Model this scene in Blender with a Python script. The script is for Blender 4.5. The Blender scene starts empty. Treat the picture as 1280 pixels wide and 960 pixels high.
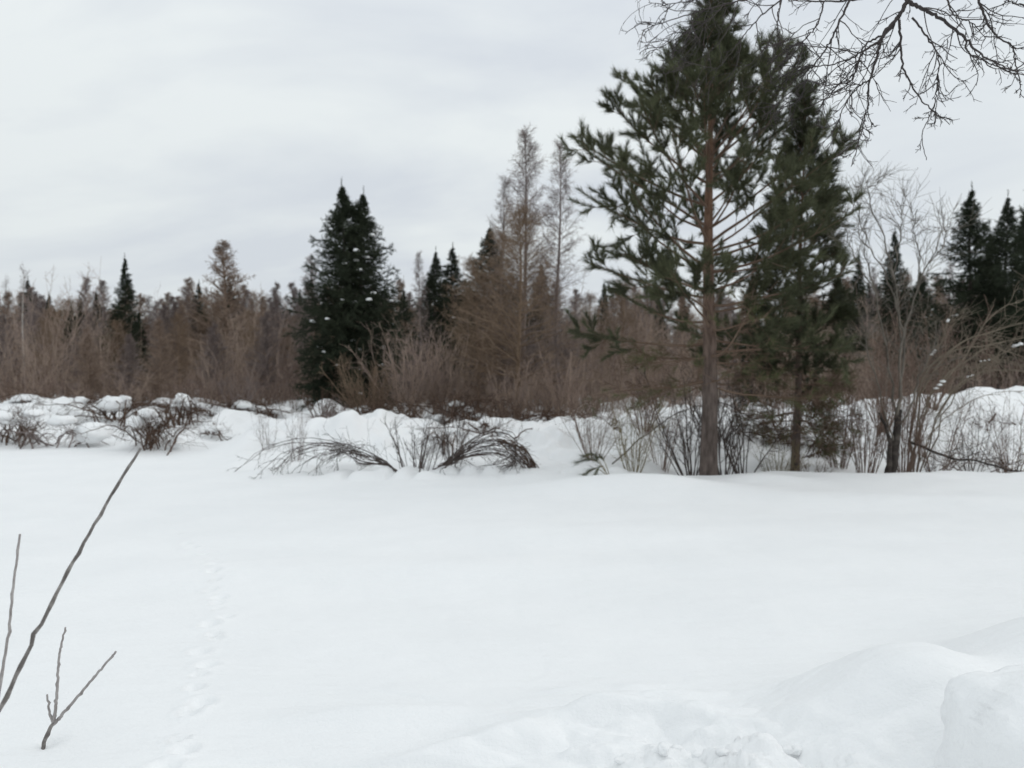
import bpy, bmesh, math, random
import numpy as np
from mathutils import Vector

scene = bpy.context.scene
COL = scene.collection
R_ = math.radians
rng = np.random.default_rng(11)
random.seed(11)

# ---------------------------------------------------------------- camera
CAM_Z, FPX = 1.6, 960.0
PITCH = math.atan(15 / FPX)
cam_d = bpy.data.cameras.new('camera')
cam = bpy.data.objects.new('camera', cam_d)
COL.objects.link(cam)
cam.location = (0, 0, CAM_Z)
cam.rotation_euler = (math.pi / 2 - PITCH, 0, 0)
cam_d.sensor_width = 36
cam_d.lens = 27
cam_d.clip_start = 0.05
cam_d.clip_end = 2000
cam_d.dof.use_dof = True
cam_d.dof.focus_distance = 3.2
cam_d.dof.aperture_fstop = 27 / 10.0         # 10 mm wide opening
scene.camera = cam

# ---------------------------------------------------------------- sky and sun
SUN_EL, SUN_AZ = R_(30), R_(80)              # azimuth clockwise from the view direction
world = bpy.data.worlds.new('World')
scene.world = world
world.use_nodes = True
nt = world.node_tree
for n in list(nt.nodes):
    nt.nodes.remove(n)
N = nt.nodes.new
L = nt.links.new
out = N('ShaderNodeOutputWorld')
bg = N('ShaderNodeBackground')
bg.inputs['Strength'].default_value = 0.1
sky = N('ShaderNodeTexSky')
sky.sky_type = 'NISHITA'
sky.sun_disc = False
sky.sun_elevation = SUN_EL
sky.sun_rotation = SUN_AZ
tc = N('ShaderNodeTexCoord')
sep = N('ShaderNodeSeparateXYZ')
L(tc.outputs['Generated'], sep.inputs[0])
den = N('ShaderNodeMath'); den.operation = 'MAXIMUM'; den.inputs[1].default_value = 0.0
L(sep.outputs['Z'], den.inputs[0])
den2 = N('ShaderNodeMath'); den2.operation = 'ADD'; den2.inputs[1].default_value = 0.30
L(den.outputs[0], den2.inputs[0])
dx = N('ShaderNodeMath'); dx.operation = 'DIVIDE'
dy = N('ShaderNodeMath'); dy.operation = 'DIVIDE'
L(sep.outputs['X'], dx.inputs[0]); L(den2.outputs[0], dx.inputs[1])
L(sep.outputs['Y'], dy.inputs[0]); L(den2.outputs[0], dy.inputs[1])
cmb = N('ShaderNodeCombineXYZ')
L(dx.outputs[0], cmb.inputs[0]); L(dy.outputs[0], cmb.inputs[1])
mp = N('ShaderNodeMapping')
mp.inputs['Scale'].default_value = (0.95, 1.5, 1)
mp.inputs['Rotation'].default_value = (0, 0, R_(12))
mp.inputs['Location'].default_value = (2.9, 5.6, 0)
L(cmb.outputs[0], mp.inputs[0])
nz = N('ShaderNodeTexNoise')
nz.inputs['Scale'].default_value = 1.15
nz.inputs['Detail'].default_value = 6
nz.inputs['Roughness'].default_value = 0.52
nz.inputs['Distortion'].default_value = 0.35
L(mp.outputs[0], nz.inputs['Vector'])
rp = N('ShaderNodeValToRGB')
rp.color_ramp.elements[0].position = 0.39
rp.color_ramp.elements[0].color = (0.69, 0.735, 0.785, 1)
rp.color_ramp.elements[1].position = 0.585
rp.color_ramp.elements[1].color = (0.825, 0.87, 0.878, 1)
L(nz.outputs['Fac'], rp.inputs[0])
# the overcast thickens a little towards the horizon
el = N('ShaderNodeMapRange')
el.inputs['From Min'].default_value = 0.0
el.inputs['From Max'].default_value = 1.0
el.inputs['To Min'].default_value = 8.9
el.inputs['To Max'].default_value = 11.9
L(sep.outputs['Z'], el.inputs['Value'])
vm = N('ShaderNodeVectorMath'); vm.operation = 'SCALE'
L(rp.outputs['Color'], vm.inputs[0]); L(el.outputs[0], vm.inputs['Scale'])
mx = N('ShaderNodeMixRGB')
mx.inputs['Fac'].default_value = 0.95
L(sky.outputs[0], mx.inputs[1]); L(vm.outputs[0], mx.inputs[2])
L(mx.outputs[0], bg.inputs['Color'])
L(bg.outputs[0], out.inputs[0])

sun_d = bpy.data.lights.new('sun', 'SUN')
sun_d.energy = 0.7
sun_d.angle = R_(50)
sun_d.color = (1.0, 0.965, 0.93)
sun = bpy.data.objects.new('sun', sun_d)
COL.objects.link(sun)
sd = Vector((math.sin(SUN_AZ) * math.cos(SUN_EL), math.cos(SUN_AZ) * math.cos(SUN_EL), math.sin(SUN_EL)))
sun.rotation_euler = (-sd).to_track_quat('-Z', 'Y').to_euler()

scene.view_settings.view_transform = 'Standard'
scene.view_settings.look = 'None'
scene.view_settings.exposure = 0.05
scene.view_settings.gamma = 1


# ---------------------------------------------------------------- helpers
def at(px, py, Y):
    """photo pixel -> world point at depth Y in front of the camera"""
    u, v = (px - 640) / FPX, (480 - py) / FPX
    c, s = math.cos(PITCH), math.sin(PITCH)
    dyy, dzz = c + s * v, -s + c * v
    return np.array([u * Y / dyy, Y, CAM_Z + dzz * Y / dyy])


def xat(px, Y):
    return (px - 640) / FPX * Y


def zat(py, Y):
    return at(640, py, Y)[2]


def norm(a):
    return a / np.maximum(np.linalg.norm(a, axis=-1, keepdims=True), 1e-9)


_perm = np.random.default_rng(5).random((256, 256))


def vnoise(x, y):
    xi, yi = np.floor(x).astype(int), np.floor(y).astype(int)
    fx, fy = x - xi, y - yi
    fx, fy = fx * fx * fx * (fx * (fx * 6 - 15) + 10), fy * fy * fy * (fy * (fy * 6 - 15) + 10)
    g = lambda a, b: _perm[a % 256, b % 256]
    a = g(xi, yi) * (1 - fx) + g(xi + 1, yi) * fx
    b = g(xi, yi + 1) * (1 - fx) + g(xi + 1, yi + 1) * fx
    return (a * (1 - fy) + b * fy) * 2 - 1


def fbm(x, y, o=4, gain=.5):
    t, a, s = 0, 1, 0
    for i in range(o):
        t = t + a * vnoise(x * 2 ** i + 17.3 * i, y * 2 ** i + 9.1 * i)
        s += a
        a *= gain
    return t / s


def sst(a, b, x):
    t = np.clip((x - a) / (b - a), 0, 1)
    return t * t * (3 - 2 * t)


def gau(x, y, cx, cy, sx, sy):
    return np.exp(-((x - cx) / sx) ** 2 - ((y - cy) / sy) ** 2)


# paw prints of the animal trail: photo pixels read onto the flat snow
_trail = [(192, 628), (202, 645), (212, 655), (222, 668), (230, 680), (240, 684), (250, 692), (262, 701), (268, 708),
          (262, 716), (270, 724), (261, 732), (270, 742), (272, 750), (268, 758), (278, 771), (263, 780), (261, 792),
          (270, 797), (248, 815), (252, 835), (250, 850), (238, 868), (246, 890), (240, 903), (215, 940), (228, 955),
          (205, 985), (214, 1010)]
PRINTS = []
for i, (px, py) in enumerate(_trail):
    Y = CAM_Z * FPX / (py - 465)
    PRINTS.append((xat(px, Y) + .02 * math.sin(i * 2.3), Y, 0.040 + .010 * math.sin(i * 1.7)))


def ground(x, y):
    x = np.asarray(x, float); y = np.asarray(y, float)
    yw = y + .35 * vnoise(x / 1.7 + 3, y * 0 + .5) + .25 * vnoise(x / .7 + 8, y / 3)
    edge = 11.7 + 3.0 * sst(-4.4, -6.6, x) + .5 * sst(4.5, 7.5, x)
    h = .045 * fbm(x / 2.6 + 5, y / 1.6 + 2, 3)
    h = h + .018 * fbm(x / .9, y / .5 + 40, 3) * sst(1, 3, y)
    # long low drifts on the open snow
    h += .26 * gau(x, y, 1.7, 10.1, 1.5, .5) + .10 * gau(x, y, 3.6, 11.0, .7, .3) + .08 * gau(x, y, 4.6, 9.6, 2.0, .5)
    h += .06 * gau(x, y, -.6, 6.2, 1.8, .35) - .05 * gau(x, y, -2.2, 5.6, 2.6, .4) + .05 * gau(x, y, 1.2, 7.6, 2.2, .45)
    # beyond the open ground: a shallow trough, then lumpy snow over slash and brush
    beyond = sst(0, 5, yw - edge)
    h += .36 * beyond
    right = sst(1.6, 3.2, x)
    h += right * (.07 * np.exp(-((yw - edge + .1) / .45) ** 2) - .30 * np.exp(-((yw - edge - 1.3) / .75) ** 2))
    mid = sst(-4.5, -3.4, x) * (1 - sst(1.4, 2.4, x))
    h += mid * .15 * np.abs(vnoise(x / .33 + 4, y / .5)) * np.exp(-((yw - edge - .3) / .6) ** 2)
    lump = np.abs(fbm(x / 1.5 + 31, y / 1.9 + 12, 4, .55))
    h += sst(.3, 3.5, yw - edge) * (1 - .6 * sst(40, 70, y)) * (.85 * lump - .19)
    h += .32 * gau(x, y, -2.9, 16.6, 1.3, 1.5) + .25 * gau(x, y, .4, 17, 1.2, 1)
    h += .62 * gau(x, y, 11.2, 18.5, 2.6, 2.2) + .5 * gau(x, y, 15, 20, 3, 3) + .28 * gau(x, y, 8.3, 14.8, .8, .6)
    h += .25 * gau(x, y, 3.2, 15.8, 2.4, 1.2)
    h += .45 * sst(50, 110, y)
    # foreground: the ploughed bank at the right and the rough snow at its foot
    rough = gau(x, y, .95, 2.75, .95, .75) * (1 - .9 * gau(x, y, 1.63, 3.25, .55, .5))
    h += rough * (.17 * np.abs(fbm(x / .42 + 2, y / .26 + 7, 4)))
    crust = gau(x, y, .95, 2.72, .62, .36) * (1 - gau(x, y, 1.63, 3.3, .5, .5)) ** 2
    h += crust * (.10 * np.abs(fbm(x / .2 + 9, y / .12 + 3, 5, .62)) + .03 * sst(.05, .13, fbm(x / .2, y / .16 + 5, 3)) + .02 * sst(.1, .18, fbm(x / .07 + 1, y / .06 + 5, 2)))
    h += .030 * sst(-.02, .10, fbm(x / .7 + 3.3, y / .34 + 1.7, 2)) * gau(x, y, .2, 3.1, 1.2, .7)
    h += .11 * gau(x, y - .12 * np.sin(x * 3), .50, 3.22, .55, .13) + .07 * gau(x, y - .1 * np.sin(x * 4 + 1), -.2, 3.0, .40, .10) + .06 * gau(x, y, .75, 3.62, .4, .12) + .045 * gau(x, y, -.55, 3.45, .5, .10)
    h += .03 * gau(x, y, .28, 3.75, .16, .07) + .03 * gau(x, y, .62, 3.85, .14, .06)
    h += .37 * np.exp(-(np.abs((x - 1.70) / .50) ** 2.1) - np.abs((y - 3.25) / .45) ** 2.4)
    h += .04 * fbm(x / .5, y / .4 + 3, 2) * gau(x, y, 1.8, 3.3, .6, .6)
    h += .34 * np.exp(-(np.abs((x - 2.75) / .62) ** 2.4) - np.abs((y - 3.7) / .5) ** 2.4)
    h += .55 * gau(x, y, 3.9, 3.0, .9, 1.3) + .42 * gau(x, y, 2.2, 2.2, .5, .55)
    h += .10 * gau(x, y, -1.5, 2.6, .5, .4)
    h -= .07 * gau(x, y, 3.05, 11.85, .3, .25) + .05 * gau(x, y, 4.87, 13.2, .22, .2)
    h -= .03 * gau(x, y, -1.99, 3.25, .05, .05)
    for (cx, cy, r) in PRINTS:
        near = (np.abs(x - cx) < .3) & (np.abs(y - cy) < .3)
        if np.any(near):
            d2 = ((x - cx) ** 2 + ((y - cy) * .8) ** 2) / r ** 2
            h = h - np.where(near, .022 * np.exp(-d2 * d2) - .009 * np.exp(-((np.sqrt(d2) - 1.5) / .4) ** 2), 0)
    return h


def gz(x, y):
    return float(ground(np.array([x]), np.array([y]))[0])


class Acc:
    """collects triangles, links them as ONE mesh object"""
    def __init__(s):
        s.v, s.f, s.n = [], [], 0

    def add(s, v, f):
        v = np.asarray(v, np.float32).reshape(-1, 3)
        s.v.append(v); s.f.append(np.asarray(f, np.int64).reshape(-1, 3) + s.n); s.n += len(v)

    def mesh(s, name, mat, smooth=False, offset=None):
        v = np.concatenate(s.v); f = np.concatenate(s.f)
        if offset is not None:
            v = v - np.asarray(offset, np.float32)
        me = bpy.data.meshes.new(name)
        me.vertices.add(len(v)); me.vertices.foreach_set('co', v.astype(np.float32).ravel())
        me.loops.add(len(f) * 3); me.loops.foreach_set('vertex_index', f.astype(np.int32).ravel())
        me.polygons.add(len(f))
        me.polygons.foreach_set('loop_start', np.arange(0, len(f) * 3, 3, dtype=np.int32))
        if smooth:
            me.polygons.foreach_set('use_smooth', np.ones(len(f), bool))
        me.update(calc_edges=True)
        me.materials.append(mat)
        return me

    def obj(s, name, mat, parent=None, smooth=False, offset=None):
        o = bpy.data.objects.new(name, s.mesh(name, mat, smooth, offset))
        COL.objects.link(o)
        if parent:
            o.parent = parent
        return o

    # tubes along N polylines P (N,K,3) with radii R (N,K)
    def tubes(s, P, R, S=3, cap=False):
        P = np.asarray(P, float); R = np.asarray(R, float)
        if P.ndim == 2:
            P = P[None]; R = R[None]
        n, K, _ = P.shape
        T = np.empty_like(P)
        T[:, 1:-1] = P[:, 2:] - P[:, :-2]
        T[:, 0] = P[:, 1] - P[:, 0]; T[:, -1] = P[:, -1] - P[:, -2]
        T = norm(T)
        ref = np.where(np.abs(T[:, :1, 2:3]) > .8, np.array([1., 0, 0]), np.array([0, 0, 1.]))
        ref = np.broadcast_to(ref, P.shape)
        U = norm(np.cross(T, ref)); W = np.cross(T, U)
        a = np.arange(S) / S * 2 * math.pi
        V = P[:, :, None] + R[:, :, None, None] * (U[:, :, None] * np.cos(a)[:, None] + W[:, :, None] * np.sin(a)[:, None])
        idx = np.arange(n * K * S).reshape(n, K, S)
        A, B = idx[:, :-1], idx[:, 1:]
        A2, B2 = np.roll(A, -1, 2), np.roll(B, -1, 2)
        s.add(V, np.concatenate([np.stack([A, A2, B2], -1).reshape(-1, 3), np.stack([A, B2, B], -1).reshape(-1, 3)]))
        if cap:
            for e in range(n):
                c = idx[e, -1]
                s.add(V.reshape(-1, 3)[c], [(0, i, i + 1) for i in range(1, S - 1)])

    # single tapering needle blades
    def needles(s, B, D, ln, wd):
        n = len(B)
        side = norm(np.cross(D, rng.normal(size=(n, 3)))) * (wd * .5)[:, None]
        V = np.stack([B - side, B + side, B + D * ln[:, None]], 1)
        s.add(V, np.arange(n * 3).reshape(n, 3))


def grow(o, d, ln, K, wob=.1, up=0., droop=None):
    """polylines from origins along directions with a wandering heading"""
    n = len(o)
    P = np.empty((n, K, 3)); P[:, 0] = o
    d = norm(d.copy())
    st = (ln / (K - 1))[:, None]
    upv = np.zeros((n, 3)); upv[:, 2] = up
    for k in range(1, K):
        P[:, k] = P[:, k - 1] + d * st
        d = norm(d + rng.normal(size=(n, 3)) * wob + upv)
    return P


def taper(r0, r1, K):
    t = np.linspace(0, 1, K)
    return np.asarray(r0)[:, None] * (1 - t) + np.asarray(r1)[:, None] * t


def spawn(P, m, t0, t1, ang=50, angj=12, flat=0., upb=0.):
    """m children per parent polyline: origins, directions, parameter"""
    n, K, _ = P.shape
    t = np.sort(t0 + (t1 - t0) * rng.random((n, m)), 1)
    f = t * (K - 1); i = np.clip(f.astype(int), 0, K - 2); w = (f - i)[..., None]
    rows = np.arange(n)[:, None]
    a, b = P[rows, i], P[rows, i + 1]
    o = a * (1 - w) + b * w
    T = norm(b - a)
    r = rng.normal(size=(n, m, 3))
    r[..., 2] *= (1 - flat)
    r = norm(r - (r * T).sum(-1, keepdims=True) * T)
    th = np.radians(ang + rng.normal(size=(n, m, 1)) * angj)
    D = T * np.cos(th) + r * np.sin(th)
    D[..., 2] += upb
    return o.reshape(-1, 3), norm(D).reshape(-1, 3), t.reshape(-1)


def rep(a, m):
    return np.repeat(a, m)


def brush(P, dens, t0=0., ang=45, ln=.1, lj=.25, wd=.005, upb=.0):
    """needles all along polylines P"""
    n, K, _ = P.shape
    L_ = np.linalg.norm(np.diff(P, axis=1), axis=2).sum(1) * (1 - t0)
    cnt = np.maximum((L_ * dens).astype(int), 3)
    who = np.repeat(np.arange(n), cnt)
    t = t0 + (1 - t0) * rng.random(len(who))
    f = t * (K - 1); i = np.clip(f.astype(int), 0, K - 2); w = (f - i)[:, None]
    a, b = P[who, i], P[who, i + 1]
    o = a * (1 - w) + b * w
    T = norm(b - a)
    r = rng.normal(size=o.shape); r = norm(r - (r * T).sum(-1, keepdims=True) * T)
    th = np.radians(ang * (.6 + .7 * rng.random((len(o), 1))))
    D = T * np.cos(th) + r * np.sin(th); D[:, 2] += upb
    D = norm(D)
    l = ln * (1 - lj + 2 * lj * rng.random(len(o)))
    return o, D, l, np.full(len(o), wd)


def smooth_line(pts, K):
    """Catmull-Rom through points, resampled to K"""
    p = np.asarray(pts, float)
    if len(p) == 2:
        t = np.linspace(0, 1, K)[:, None]
        return p[0] * (1 - t) + p[1] * t
    q = np.vstack([2 * p[0] - p[1], p, 2 * p[-1] - p[-2]])
    o = []
    for u in np.linspace(0, len(p) - 1, K):
        i = min(int(u), len(p) - 2); t = u - i
        a, b, c, d = q[i], q[i + 1], q[i + 2], q[i + 3]
        o.append(.5 * ((2 * b) + (-a + c) * t + (2 * a - 5 * b + 4 * c - d) * t * t + (-a + 3 * b - 3 * c + d) * t ** 3))
    return np.array(o)


_bm = bmesh.new(); bmesh.ops.create_icosphere(_bm, subdivisions=3, radius=1)
ICO3 = (np.array([v.co[:] for v in _bm.verts]), np.array([[v.index for v in f.verts] for f in _bm.faces])); _bm.free()
_bm = bmesh.new(); bmesh.ops.create_icosphere(_bm, subdivisions=2, radius=1)
ICO2 = (np.array([v.co[:] for v in _bm.verts]), np.array([[v.index for v in f.verts] for f in _bm.faces])); _bm.free()
_bm = bmesh.new(); bmesh.ops.create_icosphere(_bm, subdivisions=5, radius=1)
ICO5 = (np.array([v.co[:] for v in _bm.verts]), np.array([[v.index for v in f.verts] for f in _bm.faces])); _bm.free()


def blob(acc, c, r, seed=0, ico=ICO3, rough=.22, flatb=.45):
    v = ico[0].copy()
    n = v.copy()
    d = 1 + rough * (fbm(n[:, 0] * 1.3 + seed * 3.7 + n[:, 2], n[:, 1] * 1.3 + seed * 1.9 - n[:, 2] * .7, 3))
    v *= d[:, None]
    v[:, 2] = np.where(v[:, 2] < 0, v[:, 2] * flatb, v[:, 2])
    acc.add(v * np.asarray(r) + np.asarray(c), ico[1])


# ---------------------------------------------------------------- materials
def mat_new(name):
    m = bpy.data.materials.new(name)
    m.use_nodes = True
    b = m.node_tree.nodes['Principled BSDF']
    return m, m.node_tree, b


def mat_vary(name, cols, rough=.85, scale=3., spec=.2, island=True, bump=0., bscale=40):
    """base colour wanders between a few real tones: by piece (island) or by noise in object space"""
    m, t, b = mat_new(name)
    r = t.nodes.new('ShaderNodeValToRGB')
    e = r.color_ramp.elements
    while len(e) < len(cols):
        e.new(.5)
    for i, c in enumerate(cols):
        e[i].position = i / (len(cols) - 1); e[i].color = (*c, 1)
    tcn = t.nodes.new('ShaderNodeTexCoord')
    no = t.nodes.new('ShaderNodeTexNoise')
    no.inputs['Scale'].default_value = scale; no.inputs['Detail'].default_value = 4
    t.links.new(tcn.outputs['Object'], no.inputs['Vector'])
    if island:
        g = t.nodes.new('ShaderNodeNewGeometry')
        mm = t.nodes.new('ShaderNodeMix'); mm.data_type = 'FLOAT'
        mm.inputs[0].default_value = .5
        mr = t.nodes.new('ShaderNodeMapRange')
        mr.inputs['From Min'].default_value = .3; mr.inputs['From Max'].default_value = .7
        t.links.new(no.outputs['Fac'], mr.inputs['Value'])
        t.links.new(g.outputs['Random Per Island'], mm.inputs[2]); t.links.new(mr.outputs[0], mm.inputs[3])
        t.links.new(mm.outputs[0], r.inputs[0])
    else:
        mr = t.nodes.new('ShaderNodeMapRange')
        mr.inputs['From Min'].default_value = .3; mr.inputs['From Max'].default_value = .7
        t.links.new(no.outputs['Fac'], mr.inputs['Value'])
        t.links.new(mr.outputs[0], r.inputs[0])
    t.links.new(r.outputs[0], b.inputs['Base Color'])
    b.inputs['Roughness'].default_value = rough
    b.inputs['Specular IOR Level'].default_value = spec
    if bump:
        n2 = t.nodes.new('ShaderNodeTexNoise'); n2.inputs['Scale'].default_value = bscale; n2.inputs['Detail'].default_value = 5
        t.links.new(tcn.outputs['Object'], n2.inputs['Vector'])
        bp = t.nodes.new('ShaderNodeBump'); bp.inputs['Strength'].default_value = bump; bp.inputs['Distance'].default_value = .02
        t.links.new(n2.outputs['Fac'], bp.inputs['Height']); t.links.new(bp.outputs[0], b.inputs['Normal'])
    return m


def mat_snow():
    m, t, b = mat_new('snow')
    tcn = t.nodes.new('ShaderNodeTexCoord')
    n1 = t.nodes.new('ShaderNodeTexNoise'); n1.inputs['Scale'].default_value = 5; n1.inputs['Detail'].default_value = 6
    n2 = t.nodes.new('ShaderNodeTexNoise'); n2.inputs['Scale'].default_value = 70; n2.inputs['Detail'].default_value = 4
    t.links.new(tcn.outputs['Object'], n1.inputs['Vector']); t.links.new(tcn.outputs['Object'], n2.inputs['Vector'])
    mpr = t.nodes.new('ShaderNodeMapping'); mpr.inputs['Scale'].default_value = (2.2, 11, 6); mpr.inputs['Rotation'].default_value = (0, 0, .12)
    n4 = t.nodes.new('ShaderNodeTexNoise'); n4.inputs['Scale'].default_value = 1.6; n4.inputs['Detail'].default_value = 5
    t.links.new(tcn.outputs['Object'], mpr.inputs[0]); t.links.new(mpr.outputs[0], n4.inputs['Vector'])
    ar = t.nodes.new('ShaderNodeMath'); ar.operation = 'ADD'
    t.links.new(n1.outputs['Fac'], ar.inputs[0]); t.links.new(n4.outputs['Fac'], ar.inputs[1])
    ad = t.nodes.new('ShaderNodeMath'); ad.operation = 'MULTIPLY_ADD'; ad.inputs[1].default_value = .3
    t.links.new(n2.outputs['Fac'], ad.inputs[0]); t.links.new(ar.outputs[0], ad.inputs[2])
    bp = t.nodes.new('ShaderNodeBump'); bp.inputs['Strength'].default_value = .38; bp.inputs['Distance'].default_value = .03
    t.links.new(ad.outputs[0], bp.inputs['Height']); t.links.new(bp.outputs[0], b.inputs['Normal'])
    r = t.nodes.new('ShaderNodeValToRGB')
    r.color_ramp.elements[0].position = .35; r.color_ramp.elements[0].color = (.865, .875, .878, 1)
    r.color_ramp.elements[1].position = .65; r.color_ramp.elements[1].color = (.89, .898, .90, 1)
    n3 = t.nodes.new('ShaderNodeTexNoise'); n3.inputs['Scale'].default_value = 1.2; n3.inputs['Detail'].default_value = 5
    t.links.new(tcn.outputs['Object'], n3.inputs['Vector']); t.links.new(n3.outputs['Fac'], r.inputs[0])
    t.links.new(r.outputs[0], b.inputs['Base Color'])
    b.inputs['Roughness'].default_value = .75
    b.inputs['Specular IOR Level'].default_value = .25
    return m


def mat_pinebark():
    m, t, b = mat_new('pine_bark')
    tcn = t.nodes.new('ShaderNodeTexCoord'); sp = t.nodes.new('ShaderNodeSeparateXYZ')
    t.links.new(tcn.outputs['Object'], sp.inputs[0])
    mr = t.nodes.new('ShaderNodeMapRange'); mr.inputs['From Min'].default_value = 1.2; mr.inputs['From Max'].default_value = 4.2
    t.links.new(sp.outputs['Z'], mr.inputs['Value'])
    mpn = t.nodes.new('ShaderNodeMapping'); mpn.inputs['Scale'].default_value = (1, 1, .3)
    t.links.new(tcn.outputs['Object'], mpn.inputs[0])
    vo = t.nodes.new('ShaderNodeTexVoronoi'); vo.inputs['Scale'].default_value = 26; vo.feature = 'DISTANCE_TO_EDGE'
    no = t.nodes.new('ShaderNodeTexNoise'); no.inputs['Scale'].default_value = 16; no.inputs['Detail'].default_value = 6
    t.links.new(mpn.outputs[0], vo.inputs['Vector']); t.links.new(mpn.outputs[0], no.inputs['Vector'])
    c1 = t.nodes.new('ShaderNodeValToRGB')
    c1.color_ramp.elements[0].position = .3; c1.color_ramp.elements[0].color = (.062, .049, .043, 1)
    c1.color_ramp.elements[1].position = .7; c1.color_ramp.elements[1].color = (.165, .132, .117, 1)
    c2 = t.nodes.new('ShaderNodeValToRGB')
    c2.color_ramp.elements[0].position = .3; c2.color_ramp.elements[0].color = (.10, .06, .042, 1)
    c2.color_ramp.elements[1].position = .7; c2.color_ramp.elements[1].color = (.23, .14, .095, 1)
    t.links.new(no.outputs['Fac'], c1.inputs[0]); t.links.new(no.outputs['Fac'], c2.inputs[0])
    mi = t.nodes.new('ShaderNodeMixRGB')
    t.links.new(mr.outputs[0], mi.inputs[0]); t.links.new(c1.outputs[0], mi.inputs[1]); t.links.new(c2.outputs[0], mi.inputs[2])
    t.links.new(mi.outputs[0], b.inputs['Base Color'])
    bp = t.nodes.new('ShaderNodeBump'); bp.inputs['Strength'].default_value = .8; bp.inputs['Distance'].default_value = .02
    t.links.new(vo.outputs['Distance'], bp.inputs['Height']); t.links.new(bp.outputs[0], b.inputs['Normal'])
    b.inputs['Roughness'].default_value = .9; b.inputs['Specular IOR Level'].default_value = .15
    return m


M = dict(
    snow=mat_snow(),
    pine_bark=mat_pinebark(),
    pine=mat_vary('pine_needles', [(.040, .046, .027), (.076, .083, .045), (.14, .147, .078)], .7, 1.3, .2),
    pine_dull=mat_vary('pine_needles_dull', [(.055, .07, .032), (.10, .115, .05), (.155, .145, .07)], .7, 1.3, .2),
    fir=mat_vary('fir_needles', [(.028, .034, .020), (.053, .060, .032), (.10, .110, .056)], .7, 1.3, .2),
    spruce=mat_vary('spruce_needles', [(.020, .026, .018), (.036, .045, .029), (.068, .079, .049)], .8, 1.1, .1),
    pine_twig=mat_vary('pine_twig', [(.085, .055, .04), (.15, .10, .073), (.22, .165, .125)], .9, 2),
    larch=mat_vary('larch_twig', [(.17, .122, .095), (.27, .20, .155), (.37, .29, .23)], .9, .8, .1),
    larch_grey=mat_vary('larch_grey_twig', [(.14, .112, .104), (.22, .18, .168), (.31, .262, .245)], .9, .8, .1),
    larch_red=mat_vary('larch_red_twig', [(.13, .092, .066), (.22, .158, .112), (.33, .25, .185)], .9, .8, .1),
    brush=mat_vary('brush_twig', [(.16, .112, .092), (.27, .212, .198), (.37, .282, .228), (.29, .228, .178), (.47, .38, .345)], .95, .16, .05),
    willow=mat_vary('willow_stem', [(.10, .066, .054), (.18, .125, .10), (.29, .215, .17)], .8, 1.5, .15),
    dark_stem=mat_vary('dark_stem', [(.045, .036, .033), (.08, .063, .056), (.125, .10, .09)], .85, 2, .15),
    olive_stem=mat_vary('olive_stem', [(.12, .095, .05), (.20, .165, .09), (.27, .23, .14)], .8, 2, .15),
    grey_bark=mat_vary('grey_bark', [(.10, .088, .075), (.16, .142, .12), (.23, .205, .175)], .85, 5, .15, False, .4),
    dark_bark=mat_vary('dark_bark', [(.028, .024, .022), (.055, .047, .042), (.10, .085, .075)], .9, 9, .1, False, .6),
    alder=mat_vary('alder_twig', [(.030, .026, .026), (.05, .043, .042), (.085, .07, .066)], .7, 2, .2),
    sapling=mat_vary('sapling_bark', [(.12, .10, .078), (.19, .158, .12), (.26, .22, .17)], .8, 3, .15),
    birch=mat_vary('birch_bark', [(.30, .28, .26), (.48, .46, .43), (.6, .58, .55)], .8, 3, .2),
    deadwood=mat_vary('deadwood', [(.055, .036, .028), (.10, .066, .05), (.17, .12, .09)], .95, 3, .1),
    stick=mat_vary('stick_bark', [(.085, .075, .07), (.17, .155, .145), (.34, .32, .30)], .7, 26, .3, False, .35, 120),
    stick_pale=mat_vary('pale_stick_bark', [(.24, .22, .21), (.33, .305, .295), (.42, .40, .385)], .7, 26, .3, False, .35, 120),
)


def thing(name, label, cat, loc=(0, 0, 0), group=None):
    o = bpy.data.objects.new(name, None)
    o.empty_display_size = .2
    COL.objects.link(o)
    o.location = [float(c) for c in loc]
    o['label'] = label; o['category'] = cat
    if group:
        o['group'] = group
    return o


def copy_thing(src, loc, rz=0, sc=(1, 1, 1), label=None, group=None):
    r = src.copy(); COL.objects.link(r)
    r.location = [float(c) for c in loc]; r.rotation_euler = (0, 0, rz); r.scale = sc
    if label:
        r['label'] = label
    if group:
        r['group'] = group
    elif 'group' in r:
        del r['group']
    for ch in list(src.children):
        c = ch.copy(); COL.objects.link(c); c.parent = r
        for g in ch.children:
            d = g.copy(); COL.objects.link(d); d.parent = c
    return r


# ---------------------------------------------------------------- snow ground
def graded(lo, f0, f1, hi, step, ratio=1.06):
    a = list(np.arange(f0, f1 + step / 2, step))
    s, x = step, f1
    while x < hi:
        s *= ratio; x += s; a.append(x)
    s, x, b = step, f0, []
    while x > lo:
        s *= ratio * 1.04; x -= s; b.append(x)
    return np.array(b[::-1] + a)


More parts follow.
